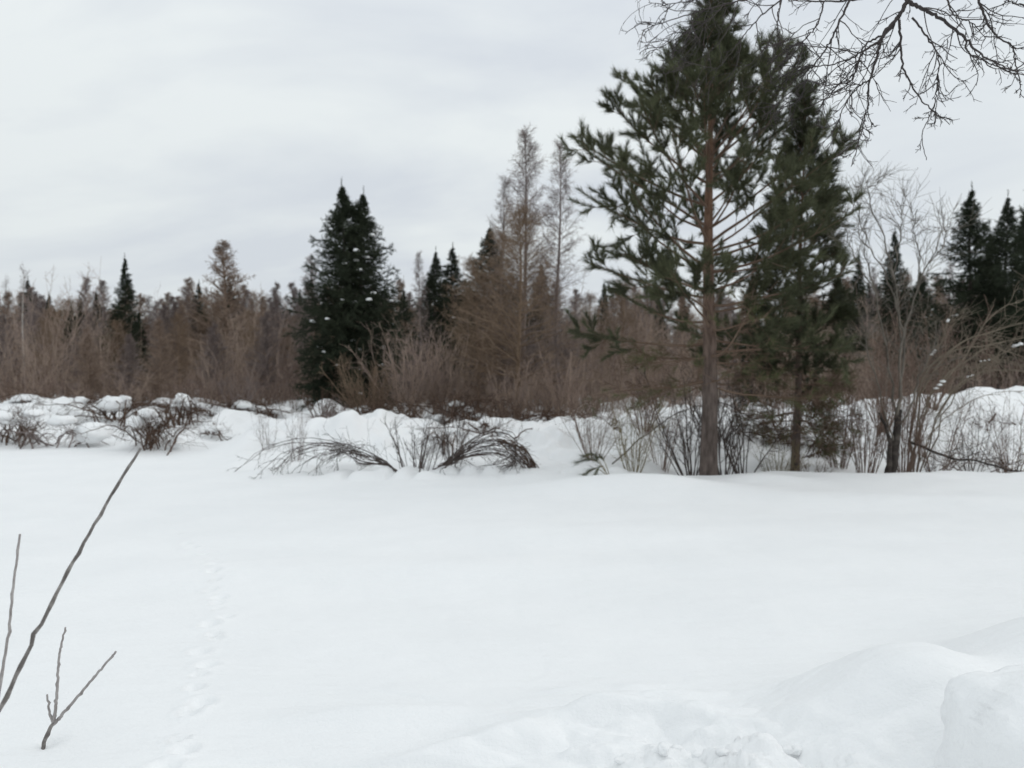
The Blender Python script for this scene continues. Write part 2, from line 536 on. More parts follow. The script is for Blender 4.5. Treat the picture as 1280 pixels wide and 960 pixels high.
xs = np.concatenate([graded(-420, -3.4, -.45, -.45, .027, 1.033), np.arange(-.438, 2.25, .0125)])
_s, _x, _b = .0125, xs[-1], []
while _x < 420:
    _s *= 1.04; _x += _s; _b.append(_x)
xs = np.concatenate([xs, _b])
_y1 = list(np.arange(2.2, 3.9, .0125)) + list(np.arange(3.91, 5.0, .024))
_s, _y = .024, _y1[-1]
while _y < 700:
    _s = max(_s * 1.0, _y * .0072) if _y < 22 else _s * 1.05
    _y += _s; _y1.append(_y)
_b, _s, _y = [], .02, 2.2
while _y > -60:
    _s *= 1.1; _y -= _s; _b.append(_y)
ys = np.array(_b[::-1] + _y1)
GX, GY = np.meshgrid(xs, ys)
GZ = ground(GX, GY)
ny, nx = GX.shape
idx = np.arange(ny * nx).reshape(ny, nx)
a_, b_, c_, d_ = idx[:-1, :-1], idx[:-1, 1:], idx[1:, 1:], idx[1:, :-1]
A = Acc()
A.add(np.stack([GX, GY, GZ], -1), np.concatenate([np.stack([a_, b_, c_], -1).reshape(-1, 3), np.stack([a_, c_, d_], -1).reshape(-1, 3)]))
o = A.obj('snow_ground', M['snow'], smooth=True)
o['kind'] = 'structure'


# ---------------------------------------------------------------- tree kits
def snow_on(acc, P, n, r0, r1):
    """small lumps of snow resting along branches"""
    m, K, _ = P.shape
    for q in range(n):
        i, k = rng.integers(m), rng.integers(max(1, K // 2), K)
        r = r0 + (r1 - r0) * rng.random()
        blob(acc, P[i, k] + np.array([0, 0, r * .35]), (r * 1.35, r * 1.2, r * .8), q, ICO2, .35)


def make_spruce(label, H=7., W=1.5, seed=1, levels=26, per=9, mat='spruce', snow=0, low=.05, fluff=1., bulge=(.62, .84)):
    global rng
    rng = np.random.default_rng(seed)
    t = thing('spruce_tree', label, 'tree')
    K = 12
    tz = np.linspace(0, H, K)
    TP = np.stack([.04 * np.sin(tz * 1.1 + seed), .04 * np.cos(tz * .9 + seed * 2), tz], 1)
    TP[0, 2] = -.5
    A = Acc(); A.tubes(TP, np.linspace(.015 * H, .006, K), 7)
    A.obj('trunk', M['dark_bark'], t, True)
    u = (np.arange(levels * per) + rng.random(levels * per) * .9) / (levels * per)
    u = low + (1 - low) * u ** 1.0 * .985
    n = len(u)
    h = u * H
    az = rng.random(n) * 2 * math.pi
    prof = np.where(u < .2, .78 + 1.1 * u, 1.0) * np.minimum(1, (1.0 - u) / bulge[0]) ** bulge[1]
    ln = W * prof * np.minimum(1, .35 + (1 - u) / .16) * (.62 + .55 * rng.random(n)) + .015
    elev = np.radians(-20 + 72 * u ** 1.8 + rng.normal(size=n) * 12)
    D = np.stack([np.cos(az) * np.cos(elev), np.sin(az) * np.cos(elev), np.sin(elev)], 1)
    O = np.stack([np.interp(h, tz, TP[:, 0]), np.interp(h, tz, TP[:, 1]), h], 1)
    P = grow(O, D, ln, 6, .05, .05)
    W_ = Acc()
    W_.tubes(P, taper(.004 + .011 * ln, np.full(n, .003), 6), 3)
    m = 15
    so, sd_, st = spawn(P, m, .12, 1., 48, 10, .45, -.16)
    sl = (rep(ln, m) * .42 * (1.12 - st) + .025 + .05 * np.minimum(1, rep(ln, m) / .5)) * (.7 + .6 * rng.random(len(so)))
    SP = grow(so, sd_, sl, 3, .08, -.05)
    B, Dn, l, w = brush(SP, 62 * fluff, 0, 48, .085, .3, .017)
    W_.needles(B, Dn, l, w)
    B, Dn, l, w = brush(P, 70 * fluff, .15, 50, .085, .3, .017, .1)
    W_.needles(B, Dn, l, w)
    top = np.array([[TP[-2], TP[-1], TP[-1] + np.array([0, 0, .22])]])
    W_.tubes(top, np.array([[.012, .008, .003]]), 3)
    B, Dn, l, w = brush(top, 70, .2, 40, .08, .3, .014, .3)
    W_.needles(B, Dn, l, w)
    W_.obj('crown', M[mat], t)
    if snow:
        lowb = P[(u < .8)]
        for q in range(snow):
            S = Acc(); snow_on(S, lowb, 1, .04, .085)
            S.obj('snow_clump', M['snow'], t, True)
    return t


def make_larch(name, label, cat, H=8., W=1., seed=1, nb=120, mat='larch', low=.12, m1=9, m2=4, elev0=5, elev1=40, pw=.75, fat=1., bark=None, wob=.09, trunk_r=.011, up=.03):
    global rng
    rng = np.random.default_rng(seed)
    t = thing(name, label, cat)
    K = 14
    tz = np.linspace(0, H, K)
    TP = np.stack([.06 * np.sin(tz * .7 + seed) + .01 * rng.normal(size=K), .06 * np.cos(tz * .8 + seed * 2), tz], 1)
    TP[0, 2] = -.5
    A = Acc(); A.tubes(TP, trunk_r * H * (1 - np.linspace(0, 1, K)) ** .9 + .004, 7)
    A.obj('trunk', M[bark or mat], t, True)
    u = low + (.985 - low) * (np.arange(nb) + rng.random(nb)) / nb
    az = rng.random(nb) * 2 * math.pi
    ln = W * (1.03 - u) ** pw * (.55 + .6 * rng.random(nb)) + .12
    el = np.radians(elev0 + (elev1 - elev0) * u + rng.normal(size=nb) * 10)
    D = np.stack([np.cos(az) * np.cos(el), np.sin(az) * np.cos(el), np.sin(el)], 1)
    h = u * H
    O = np.stack([np.interp(h, tz, TP[:, 0]), np.interp(h, tz, TP[:, 1]), h], 1)
    P = grow(O, D, ln, 6, wob, up)
    C = Acc()
    C.tubes(P, taper((.004 + .007 * ln) * fat, np.full(nb, .0025 * fat), 6), 3)
    o1, d1, s1 = spawn(P, m1, .15, 1, 50, 14, .2)
    l1 = (.12 + .30 * rep(ln, m1) * (1.15 - s1)) * (.6 + .7 * rng.random(len(o1)))
    P1 = grow(o1, d1, l1, 4, wob * 1.3, up)
    C.tubes(P1, taper(np.full(len(o1), .0042 * fat), np.full(len(o1), .002 * fat), 4), 3)
    if m2:
        o2, d2, s2 = spawn(P1, m2, .2, 1, 50, 15, 0)
        l2 = (.05 + .42 * rep(l1, m2)) * (.5 + .7 * rng.random(len(o2)))
        P2 = grow(o2, d2, l2, 2, .1)
        C.tubes(P2, taper(np.full(len(o2), .0032 * fat), np.full(len(o2), .0016 * fat), 2), 3)
    C.obj('crown', M[mat], t)
    return t


def put(o, px, Y, top=None, H=None, rz=None, w=1., sink=.0):
    """stand a tree proto at depth Y so that its tip reaches photo row top"""
    x = xat(px, Y)
    z = gz(x, Y) - sink
    if top is not None:
        s = (zat(top, Y) - z) / H
        o.scale = (s * w, s * w, s)
    o.location = (x, Y, z)
    o.rotation_euler = (0, 0, random.random() * 6.28 if rz is None else rz)
    return o


def place(src, px, Y, top, H, label, group=None, w=1., rz=None):
    o = copy_thing(src, (0, 0, 0), 0, (1, 1, 1), label, group)
    return put(o, px, Y, top, H, rz, w)


# ---------------------------------------------------------------- the big pine
def make_pine(name, label, px, Y, base_z, H, Lprof, n_br, seed, trunk_r, azbias=None, mat='pine', dull_h=2.7, hmin=1.4, nlat=8, dens=300, lean=(0, 0), extra=(), elevp=None, rightfill=0., tuft=.125):
    global rng
    rng = np.random.default_rng(seed)
    x = xat(px, Y)
    t = thing(name, label, 'tree', (x, Y, base_z))
    K = 22
    tz = np.linspace(0, H, K)
    TP = np.stack([lean[0] * tz + .02 * np.sin(tz * 1.3), lean[1] * tz + .02 * np.cos(tz * 1.1), tz], 1)
    TP[0, 2] = -.35
    rad = trunk_r * (1 - .95 * (tz / H)) ** 1.12
    rad[0] *= 1.12
    A = Acc(); A.tubes(TP, rad, 14)
    A.obj('trunk', M['pine_bark'], t, True)
    lvl = np.linspace(hmin, H - .22, n_br // 5)
    spec = []
    for i, hh in enumerate(lvl):
        k = 5 if hh < H * .85 else 4
        a0 = rng.random() * 6.28
        for j in range(k):
            spec.append((hh + rng.normal() * .07, a0 + j * 6.283 / k + rng.normal() * .25))
        if rightfill and rng.random() < rightfill:
            spec.append((hh + rng.normal() * .1, rng.normal() * .6))
            spec.append((hh + .1, rng.normal() * .9))
    hp, lp = zip(*Lprof)
    for (hh, a) in spec:
        u = hh / H
        Lb = np.interp(hh, hp, lp) * (.78 + .36 * rng.random())
        ev = np.interp(hh, *zip(*elevp)) + rng.normal() * 7
        ev = math.radians(ev)
        d = np.array([[math.cos(a) * math.cos(ev), math.sin(a) * math.cos(ev), math.sin(ev)]])
        o0 = np.array([[np.interp(hh, tz, TP[:, 0]), np.interp(hh, tz, TP[:, 1]), hh]])
        dead = hh < dull_h - .45 + .4 * rng.random()
        P = grow(o0, d, np.array([Lb]), 8, .07, .055 if not dead else .02)
        r0 = .005 + .0085 * Lb
        Wd = Acc(); Wd.tubes(P, taper([r0], [.004], 8), 5)
        m = nlat if Lb > .8 else max(4, nlat // 2 + 1)
        o1, d1, s1 = spawn(P, m, .28 if not dead else .15, .97, 42, 9, .55, .12 if not dead else -.02)
        l1 = (.15 + .40 * Lb * (1.05 - s1)) * (.7 + .5 * rng.random(m))
        P1 = grow(o1, d1, l1, 5, .05, .08 if not dead else .0)
        Wd.tubes(P1, taper(np.full(m, .006), np.full(m, .003), 5), 3)
        m2 = 3
        o2, d2, s2 = spawn(P1, m2, .3, .95, 40, 10, .4, .12 if not dead else 0)
        l2 = (.09 + .38 * rep(l1, m2)) * (.6 + .6 * rng.random(len(o2)))
        P2 = grow(o2, d2, l2, 4, .05, .08 if not dead else .03)
        Wd.tubes(P2, taper(np.full(len(o2), .004), np.full(len(o2), .0025), 4), 3)
        if dead:
            o3, d3, s3 = spawn(P2, 6, .1, 1, 50, 15)
            P3 = grow(o3, d3, .08 + .16 * rng.random(len(o3)), 3, .15)
            Wd.tubes(P3, taper(np.full(len(o3), .0035), np.full(len(o3), .002), 3), 3)
        b = Wd.obj('branch', M['pine_twig'], t)
        Nd = Acc()
        if dead:
            keep2 = rng.random(len(P2)) < .7
            if keep2.any():
                Nd.needles(*brush(P2[keep2], dens * .55, .3, 40, tuft, .25, .0055, .04))
                Nd.obj('needles', M['pine_dull'], b)
        else:
            Nd.needles(*brush(P2, dens, .1, 33, tuft, .25, .008, .12))
            Nd.needles(*brush(P1, dens, .42, 33, tuft, .25, .008, .12))
            Nd.needles(*brush(P, dens * 1.1, .5, 33, tuft, .25, .008, .08))
            Nd.obj('needles', M[mat], b)
    # leader
    Ld = Acc()
    ld = np.array([[TP[-3], TP[-2], TP[-1] + np.array([0, 0, .12])]])
    Ld.tubes(ld, np.array([[.012, .009, .004]]), 5)
    lo = Ld.obj('leader', M['pine_twig'], t)
    Nd = Acc(); Nd.needles(*brush(ld, dens * 1.4, .1, 32, tuft, .25, .0055, .2)); Nd.obj('needles', M[mat], lo)
    return t


PY = 11.9
px0 = xat(886, PY)
EV = [(0, -8), (1.6, -6), (2.4, 2), (3.1, 12), (3.9, 26), (5.0, 38), (6.4, 48), (7.4, 60), (8.2, 68)]
make_pine('pine_tree', 'tall dark green pine with reddish trunk standing alone at the edge of open snow', 886, PY, gz(px0, PY) - .02, 7.75,
          [(1.2, 1.5), (1.9, 1.9), (2.6, 2.15), (3.4, 2.2), (4.2, 2.2), (4.8, 1.95), (5.4, 1.45), (6.0, .8), (6.6, .45), (7.1, .32), (7.6, .2)],
          95, 24, .142, hmin=1.55, elevp=EV, rightfill=.12, nlat=8, dull_h=2.15, dens=360)
PY2 = 13.2
px2 = xat(994, PY2)
EV2 = [(0, -15), (1.6, -10), (3, 8), (4, 28), (5.2, 48), (6.4, 66), (7, 72)]
make_pine('pine_tree', 'slimmer thin trunked pine with narrow dark crown behind the tall pine', 994, PY2, gz(px2, PY2) - .02, zat(112, PY2) - gz(px2, PY2),
          [(.6, .5), (1.2, .85), (1.9, .95), (2.6, .85), (3.4, .78), (4.2, .72), (4.8, .62), (5.3, .48), (5.8, .32), (6.3, .18), (6.8, .1)],
          110, 38, .08, lean=(.022, 0), hmin=.95, elevp=EV2, mat='fir', nlat=8, dull_h=2.0, dens=260, rightfill=.1)

# ---------------------------------------------------------------- spruces
H_ = 7.0
big = make_spruce('big dark spruce with broad dense crown and snow dabs, taller of the close pair', H_, 1.78, 3, 32, 9, snow=30, fluff=1.15)
put(big, 430, 24.5, 232, H_, 1.2, 1.)
narrow = make_spruce('narrow pointed dark spruce standing alone among brown trees at far left', H_, 1.45, 8, 30, 9, bulge=(.8, 1.08))
put(narrow, 157, 36, 322, H_, .4)
mid = make_spruce('dark spruce with open tiered boughs, highest tip among the right edge group', H_, 1.75, 14, 30, 8, snow=10, fluff=1.05, bulge=(.72, .98))
put(mid, 1212, 24, 236, H_, 2., 1.12)
place(big, 453, 24.9, 242, H_, 'dark spruce just behind the right shoulder of the big broad spruce', w=1., rz=4.)
place(mid, 1256, 25.5, 246, H_, 'dark spruce just right of the tallest right hand spruce', w=1., rz=.7)
place(mid, 1302, 22, 196, H_, 'dark spruce cut off by the right edge of the picture', w=1.05, rz=3.6)
place(narrow, 1117, 30, 288, H_, 'slim dark spruce rising behind the bare multi stemmed tree', w=1.05, rz=2.4)
place(mid, 544, 31, 314, H_, 'left of two small dark spruces right of the big spruce', w=1.0, rz=1.1)
place(narrow, 566, 32, 309, H_, 'right of two small dark spruces right of the big spruce', w=1.6, rz=3.1)
place(big, 612, 27, 284, H_, 'dark spruce half hidden behind the brown larch crown', w=1., rz=5.)
place(mid, 676, 25, 330, H_, 'dark spruce behind the two tall bare larches', w=1., rz=.2)
place(narrow, 1072, 40, 318, H_, 'small distant spruce between slim pine and bare tree', w=1., rz=1.9)
place(narrow, 1048, 44, 343, H_, 'tiny distant spruce just right of the slim pine crown', w=1.2, rz=2.9)
place(narrow, 756, 36, 366, H_, 'distant dark spruce left of the tall pine', w=.8, rz=2.2)
place(mid, 940, 24, 372, H_, 'dark spruce seen between the two pine trunks', w=.9, rz=2.2)
place(mid, 1236, 27, 292, H_, 'lower dark spruce filling the gap between the tallest and next right hand spruce', w=.9, rz=5.2)
place(mid, 1279, 26, 262, H_, 'dark spruce filling the gap before the right edge spruce', w=.8, rz=2.6)
place(big, 1150, 34, 340, H_, 'low dark spruce between slim spruce and right edge group', w=.9, rz=.9)

# ---------------------------------------------------------------- bare larches
HL = 8.0
la = make_larch('larch_tree', 'tallest bare larch with fine twigs left of the tall pine', 'tree', HL, 2.0, 41, 190, 'larch_grey', low=.1, m1=10, m2=4, elev0=10, elev1=52, trunk_r=.0095)
put(la, 656, 20.5, 166, HL, .5)
lb = make_larch('larch_tree', 'slimmer bare larch beside the tallest larch, nearer the pine', 'tree', HL, 1.5, 43, 160, 'larch_grey', low=.1, m1=9, m2=4, elev0=10, elev1=52, trunk_r=.0095)
put(lb, 698, 21.5, 180, HL, 1.5)
HB = 5.2
lc = make_larch('larch_tree', 'broad reddish brown bare larch in front of the tallest larch', 'tree', HB, 2.5, 47, 140, 'larch_red', low=.12, m1=12, m2=5, elev0=6, elev1=45, pw=.6, trunk_r=.013)
put(lc, 648, 18.8, 268, HB, 2.)
fa = make_larch('larch_tree', 'bare larch with a pointed crown in the brown woods behind the snow capped stump', 'tree', HL, 2.7, 54, 170, 'larch_grey', low=.08, m1=9, m2=3, elev0=8, elev1=50, trunk_r=.012, fat=2.8, pw=.9)
put(fa, 216, 43, 372, HL, .3)
fb = make_larch('larch_tree', 'bare brown larch in the woods just left of the big broad spruce foot', 'tree', HL, 2.9, 56, 170, 'larch', low=.08, m1=9, m2=3, elev0=4, elev1=48, trunk_r=.012, fat=2.8, pw=.95)
put(fb, 330, 45, 372, HL, .3)
place(lc, 596, 20.5, 330, HB, 'smaller reddish bare larch left of the broad reddish one', rz=4.1, w=.9)
place(lc, 778, 23, 355, HB, 'reddish bare larch behind the left boughs of the tall pine', rz=1.1, w=1.)
place(fb, 281, 42, 303, HL, 'tall brown bare larch towering over the far left thicket', w=1.3, rz=1.)
place(fa, 109, 44, 348, HL, 'thin bare larch left of the narrow pointed spruce', w=.8, rz=2.)
place(fa, 347, 42, 355, HL, 'brown bare larch left of the big broad spruce', w=.9, rz=3.)
place(la, 388, 32, 322, HL, 'bare larch touching the left edge of the big broad spruce', w=1., rz=.1)
place(lb, 235, 47, 360, HL, 'bare larch midway between pointed spruce and towering larch', w=1.6, rz=.6)
place(la, 186, 50, 372, HL, 'bare larch just right of the narrow pointed spruce', w=1.3, rz=5.)
place(lb, 525, 30, 316, HL, 'thin bare larch between big spruce and small spruces', w=.8, rz=5.)
place(lb, 628, 21, 225, HL, 'bare larch at left shoulder of the tallest larch', w=.8, rz=2.5)
place(lb, 1185, 34, 330, HL, 'thin grey bare larch left of the right edge spruces', w=.9, rz=2.9)
place(lb, 1090, 36, 335, HL, 'thin grey bare larch left of the slim right hand spruce', w=.9, rz=.9)
lbir = make_larch('birch_tree', 'pale bare birch at the far left edge', 'tree', 8., 1.6, 52, 46, 'larch_grey', low=.35, m1=8, m2=3, elev0=35, elev1=70, pw=.5, bark='birch', trunk_r=.009, wob=.12)
put(lbir, 30, 40, 338, 8., .3)
place(lbir, 8, 44, 352, 8., 'second pale bare birch, leaning out at the left edge', rz=2.2)

# the far treeline
random.seed(9)
for i in range(30):
    px = -10 + 480 * (i + random.random()) / 17 if i < 17 else 470 + 830 * (i - 17 + random.random()) / 13
    Y = 28 + 9 * random.random() if px < 480 else 25 + 8 * random.random()
    place((fa, fb, lc)[i % 3], px, Y, 388 + 45 * random.random(), (HL, HL, HB)[i % 3], 'young bare larch standing in the brown undergrowth', 'young bare larches in the undergrowth', w=(1.25, 1.2, .8)[i % 3])
random.seed(4)
for i in range(230):
    Y = 40 + 60 * random.random() ** 1.1
    px = -20 + 1320 * ((i + random.random()) / 230)
    if 700 < px < 1000 and random.random() < .3:
        continue
    k = random.random()
    top = 342 + 46 * random.random() + (Y - 40) * .15
    if px > 1000:
        top -= 5
    if k < .18:
        place(narrow, px, Y, top + 3, H_, 'dark distant conifer poking out of the brown treeline', 'distant conifers in the far treeline', w=1.2)
    elif k < .55:
        place(fa, px, Y, top, HL, 'bare brown larch in the distant treeline', 'bare larches in the far treeline', w=1.1)
    elif k < .8:
        place(fb, px, Y, top, HL, 'bare brown larch in the distant treeline', 'bare larches in the far treeline', w=1.1)
    else:
        place(lc, px, Y, top + 14, HB, 'bare brown larch in the distant treeline', 'bare larches in the far treeline', w=1.)


# ---------------------------------------------------------------- thickets nobody could count
def thicket(name, label, n, xy, hr, mat, seed, fat=1.):
    global rng
    rng = np.random.default_rng(seed)
    X, Y = xy(n)
    cl = fbm(X / 3.2 + seed, Y / 4.5, 3)
    keep = (cl > -.2 + .5 * rng.random(n) - .25) & (Y > Y.min() + 5 * np.maximum(0, vnoise(X / 2.3 + seed, Y * 0 + 3.5)))
    O = np.stack([X, Y, ground(X, Y) - .1], 1)[keep]
    n = len(O)
    D = norm(np.stack([rng.normal(size=n) * .28, rng.normal(size=n) * .28, np.ones(n)], 1))
    ln = (hr[0] + (hr[1] - hr[0]) * rng.random(n) ** 1.3) * np.clip(.95 + 1.9 * fbm(X / 3. + 2 * seed, Y / 6, 2), .3, 1.25)[keep]
    P = grow(O, D, ln, 5, .16, .03)
    A = Acc()
    sc = fat * (.5 + Y[keep] / 45)
    A.tubes(P, taper(.010 * sc, .004 * sc, 5), 3)
    m = 8
    o1, d1, s1 = spawn(P, m, .06, 1, 42, 14, 0, .05)
    l1 = rep(ln, m) * .30 * (1.2 - s1) * (.6 + .7 * rng.random(len(o1)))
    P1 = grow(o1, d1, l1, 3, .14, .04)
    A.tubes(P1, taper(rep(.005 * sc, m), rep(.0025 * sc, m), 3), 3)
    o2, d2, s2 = spawn(P1, 2, .2, 1, 40, 12)
    A.tubes(grow(o2, d2, rep(l1, 2) * .5, 2, .1), taper(rep(rep(.0035 * sc, m), 2), rep(rep(.002 * sc, m), 2), 2), 3)
    o = A.obj(name, M[mat])
    o['label'] = label; o['category'] = 'brush'; o['kind'] = 'stuff'
    return o


def fan(px0, px1, y0, y1, pw=1.):
    def f(n):
        Y = y0 + (y1 - y0) * rng.random(n) ** pw
        return (px0 + (px1 - px0) * rng.random(n) - 640) / FPX * Y, Y
    return f


thicket('undergrowth', 'brown bare undergrowth filling the woods behind the snowy clearing at left', 5200, fan(-60, 500, 26, 70, 1.2), (1.0, 5.0), 'brush', 61)
thicket('undergrowth', 'darker low undergrowth along the front of the woods at left', 1300, fan(-60, 480, 24.5, 34, 1.), (.5, 1.7), 'willow', 64, .8)
thicket('undergrowth', 'brown bare undergrowth between the big spruce and the tall pine', 2900, fan(455, 820, 18.5, 40, 1.3), (1.2, 3.4), 'brush', 62)
thicket('undergrowth', 'brown bare undergrowth behind the pines and bare trees at right', 3900, fan(760, 1340, 20.5, 50, 1.2), (1.4, 3.8), 'brush', 63)


# ---------------------------------------------------------------- shrubs with stems of their own
def stem_mesh(P, R, mtw, tw_len, tw_r, t0=.25, ang=38, m2=2, wob=.12, up=.03, S=5):
    A = Acc()
    A.tubes(P[None], R[None], S)
    if mtw:
        o1, d1, s1 = spawn(P[None], mtw, t0, 1., ang, 12)
        l1 = tw_len * (1.15 - .7 * s1) * (.5 + .8 * rng.random(mtw))
        P1 = grow(o1, d1, l1, 5, wob, up)
        A.tubes(P1, taper(np.full(mtw, tw_r), np.full(mtw, tw_r * .5), 5), 3)
        if m2:
            o2, d2, s2 = spawn(P1, m2, .25, 1, ang, 14)
            l2 = rep(l1, m2) * .5 * (.5 + .8 * rng.random(len(o2)))
            A.tubes(grow(o2, d2, l2, 4, wob, up), taper(np.full(len(o2), tw_r * .7), np.full(len(o2), tw_r * .35), 4), 3)
    return A


def shrub(label, px, Y, n, hmin, hmax, spread, mat, seed, r=.008, mtw=6, name='shrub', group=None, baser=.12, lean=0., m2=2, cat='shrub', wob=.07, tw=.28, up=.05):
    global rng
    rng = np.random.default_rng(seed)
    x = xat(px, Y); z = gz(x, Y)
    t = thing(name, label, cat, (x, Y, z), group)
    for i in range(n):
        a = rng.random() * 6.28
        h = hmin + (hmax - hmin) * rng.random()
        o = np.array([[math.cos(a) * baser * rng.random(), math.sin(a) * baser * rng.random(), -.12]])
        s = spread * (.3 + .9 * rng.random())
        d = np.array([[math.cos(a) * s + lean, math.sin(a) * s, 1.]])
        P = grow(o, d, np.array([h]), 9, wob, up)[0]
        rr = r * (.6 + .7 * rng.random()) * (1.3 if Y > 16 else 1)
        stem_mesh(P, np.linspace(rr, rr * .35, 9), mtw + 2, tw * h, rr * .45, m2=m2).obj('stem', M[mat], t)
    return t


# around the tall pine
shrub('dark fan of bare stems at the left foot of the tall pine', 864, 12.3, 18, 1.1, 2.1, .6, 'dark_stem', 71, .013, 4)
shrub('dark bare stems at the right foot of the tall pine', 905, 12.5, 14, .9, 1.9, .4, 'dark_stem', 72, .013, 4)
shrub('dark slanting bare stems between the two pine trunks', 930, 12.9, 9, .9, 1.8, .5, 'dark_stem', 73, .013, 4)
shrub('olive brown bare bush with thin straight stems left of the tall pine', 792, 12.3, 18, .8, 1.6, .55, 'olive_stem', 74, .007, 7)
shrub('wispy bare bush behind the little green bough, left of the olive bush', 742, 13.0, 20, .7, 1.5, .6, 'willow', 75, .006, 7)
shrub('thin bare bush between the olive bush and the dark fan', 828, 13.4, 20, .9, 1.7, .45, 'willow', 76, .006, 7)
shrub('low twiggy tuft at the left foot of the slim pine', 972, 12.7, 24, .4, .95, .8, 'olive_stem', 77, .005, 7)
shrub('low twiggy tuft at the right foot of the slim pine', 1018, 12.6, 21, .35, .9, .9, 'willow', 78, .005, 7)
shrub('reddish willow shoots left of the black based tree', 1082, 12.6, 26, 1.1, 2.3, .28, 'willow', 79, .007, 6)
shrub('bare brush with crossing stems in the snow hollow behind the tall pine', 900, 14.6, 26, .8, 1.9, .6, 'dark_stem', 121, .008, 8)
shrub('bare brush in the snow hollow behind the olive bush', 805, 14.8, 24, .7, 1.7, .6, 'willow', 122, .008, 8)
shrub('bare brush in the snow hollow between the slim pine and the reddish thicket', 985, 15.0, 26, .8, 1.9, .6, 'willow', 123, .008, 8)
shrub('tall reddish willow shoots right behind the black based tree', 1128, 13.0, 30, 1.3, 2.7, .38, 'willow', 80, .007, 7)
shrub('thicket of reddish shoots between slim pine and willow shoots', 1050, 13.8, 24, 1.2, 2.3, .35, 'willow', 81, .007, 7)
shrub('thin bare shoots right of the black based tree on the snow slope', 1172, 13.0, 21, .8, 1.8, .5, 'willow', 82, .006, 6)
shrub('thin upright shoots on the snow mound near the right edge', 1214, 13.6, 15, .8, 1.6, .35, 'dark_stem', 83, .006, 5)
shrub('tangled bare shoots at the right edge below the spruces', 1266, 13.4, 24, .7, 1.7, .6, 'willow', 84, .006, 7)
shrub('dense reddish bush behind the bare multi stemmed tree', 1105, 16.5, 28, 1.5, 2.8, .45, 'willow', 85, .008, 9)
shrub('dense reddish bush left of the right edge snow mound', 1165, 17.0, 25, 1.4, 2.6, .5, 'willow', 86, .008, 9)
shrub('dense reddish bush behind the right edge snow mound', 1250, 21.5, 28, 1.4, 2.6, .6, 'willow', 87, .009, 9)
shrub('mauve brown bush right of the big broad spruce', 510, 19.0, 46, 1.3, 2.9, .55, 'brush', 88, .009, 10)
shrub('tan brown bush in front of the big broad spruce', 462, 18.6, 39, .9, 2.0, .6, 'larch_red', 89, .008, 10)
shrub('mauve brown bush below the two small spruces', 556, 19.3, 46, 1.2, 2.8, .6, 'brush', 90, .009, 10)
shrub('brown bush at the foot of the tallest larch', 640, 17.8, 39, .8, 1.8, .65, 'brush', 91, .008, 9)
shrub('brown bush at the foot of the slimmer larch', 706, 18.0, 39, .9, 2.0, .6, 'brush', 92, .008, 9)
shrub('dark bush hugging the left foot of the big broad spruce', 404, 20.5, 21, .6, 1.3, .7, 'deadwood', 93, .009, 9)
shrub('faint thin shoots on open snow left of the arching shrub', 370, 13.4, 15, .5, 1.1, .3, 'larch_grey', 94, .004, 4)
shrub('faint thin shoots on open snow at the left end of the arching shrub', 335, 14.4, 12, .5, 1.0, .35, 'larch_grey', 95, .004, 4)
shrub('thin tan shoots in front of the left treeline, left of the big spruce', 300, 21, 18, .7, 1.5, .5, 'larch_grey', 96, .006, 7)


LINES = []


def limb(parent, pts, Y, r0, r1, mat, mtw=8, tw=.4, twr=.004, dep=.0, K=16, name='stem', base=None, t0=.2, ang=45, m2=2, wobj=.01, wob=.16, up=0., S=6):
    """a limb through photo points at depth Y(+dep along it), local to parent"""
    w = [at(p[0], p[1], Y + dep * i / (len(pts) - 1)) for i, p in enumerate(pts)]
    P = smooth_line(w, K)
    if base is not None:
        P = np.vstack([np.asarray(base)[None], P]); K += 1
    P[1:] += rng.normal(size=P[1:].shape) * wobj
    P = P - np.array(parent.location)
    LINES.append(P)
    A = stem_mesh(P, np.linspace(r0, r1, K), mtw, tw, twr, t0, ang, m2, wob, up, S)
    return A.obj(name, M[mat], parent, True)


# shrub pressed flat by snow: arching stems at the edge of the open ground
rng = np.random.default_rng(101)
t = thing('arching_shrub', 'long arching bare stems bowed left onto the snow', 'shrub', (xat(503, 12.0), 12.0, gz(xat(503, 12.0), 12.0)))
for i in range(13):
    e = i / 12
    endx = 290 + 130 * e + rng.normal() * 8
    pk = 546 + 18 * rng.random() + 6 * e
    pts = [(500 + rng.normal() * 6, 600), (488 - 4 * e, 582), (455 - 10 * e, pk + 14), ((endx + 500) / 2 - 5, pk), ((endx * 2 + 420) / 3, pk + 12), (endx, 590 + 12 * rng.random())]
    limb(t, pts, 11.9 + .6 * rng.random(), .011 - .004 * e, .003, 'dark_stem', 11, .5, .0034, .3 * rng.normal(), 16, up=-.05, m2=3)
t = thing('arching_shrub', 'dense dark bare stems bowed over to the right in a dome', 'shrub', (xat(545, 12.0), 12.0, gz(xat(545, 12.0), 12.0)))
for i in range(24):
    e = i / 23
    endx = 668 - 70 * rng.random() ** 1.5
    pk = 540 + 30 * e + rng.normal() * 3
    pts = [(540 + 8 * rng.random(), 602), (552 + rng.normal() * 4, 588 - 4 * rng.random()), (580, (pk + 586) / 2 - 4), (616 + rng.normal() * 5, pk + 1), (645, pk + 12), (endx, 580 + 9 * rng.random())]
    limb(t, pts, 11.8 + .7 * rng.random(), .011 - .004 * e, .004, 'dark_stem', 7, .34, .0035, .25 * rng.normal(), 16, up=-.03)
shrub('upright dark bare stems in the middle between the bowed stems', 520, 12.0, 24, .5, 1.25, .45, 'dark_stem', 103, .008, 5, name='upright_shrub', baser=.25)
shrub('short snapped off dark stems just right of the upright shrub', 566, 12.6, 10, .6, 1.3, .35, 'dark_stem', 104, .007, 5, name='upright_shrub', baser=.2)
rng = np.random.default_rng(105)
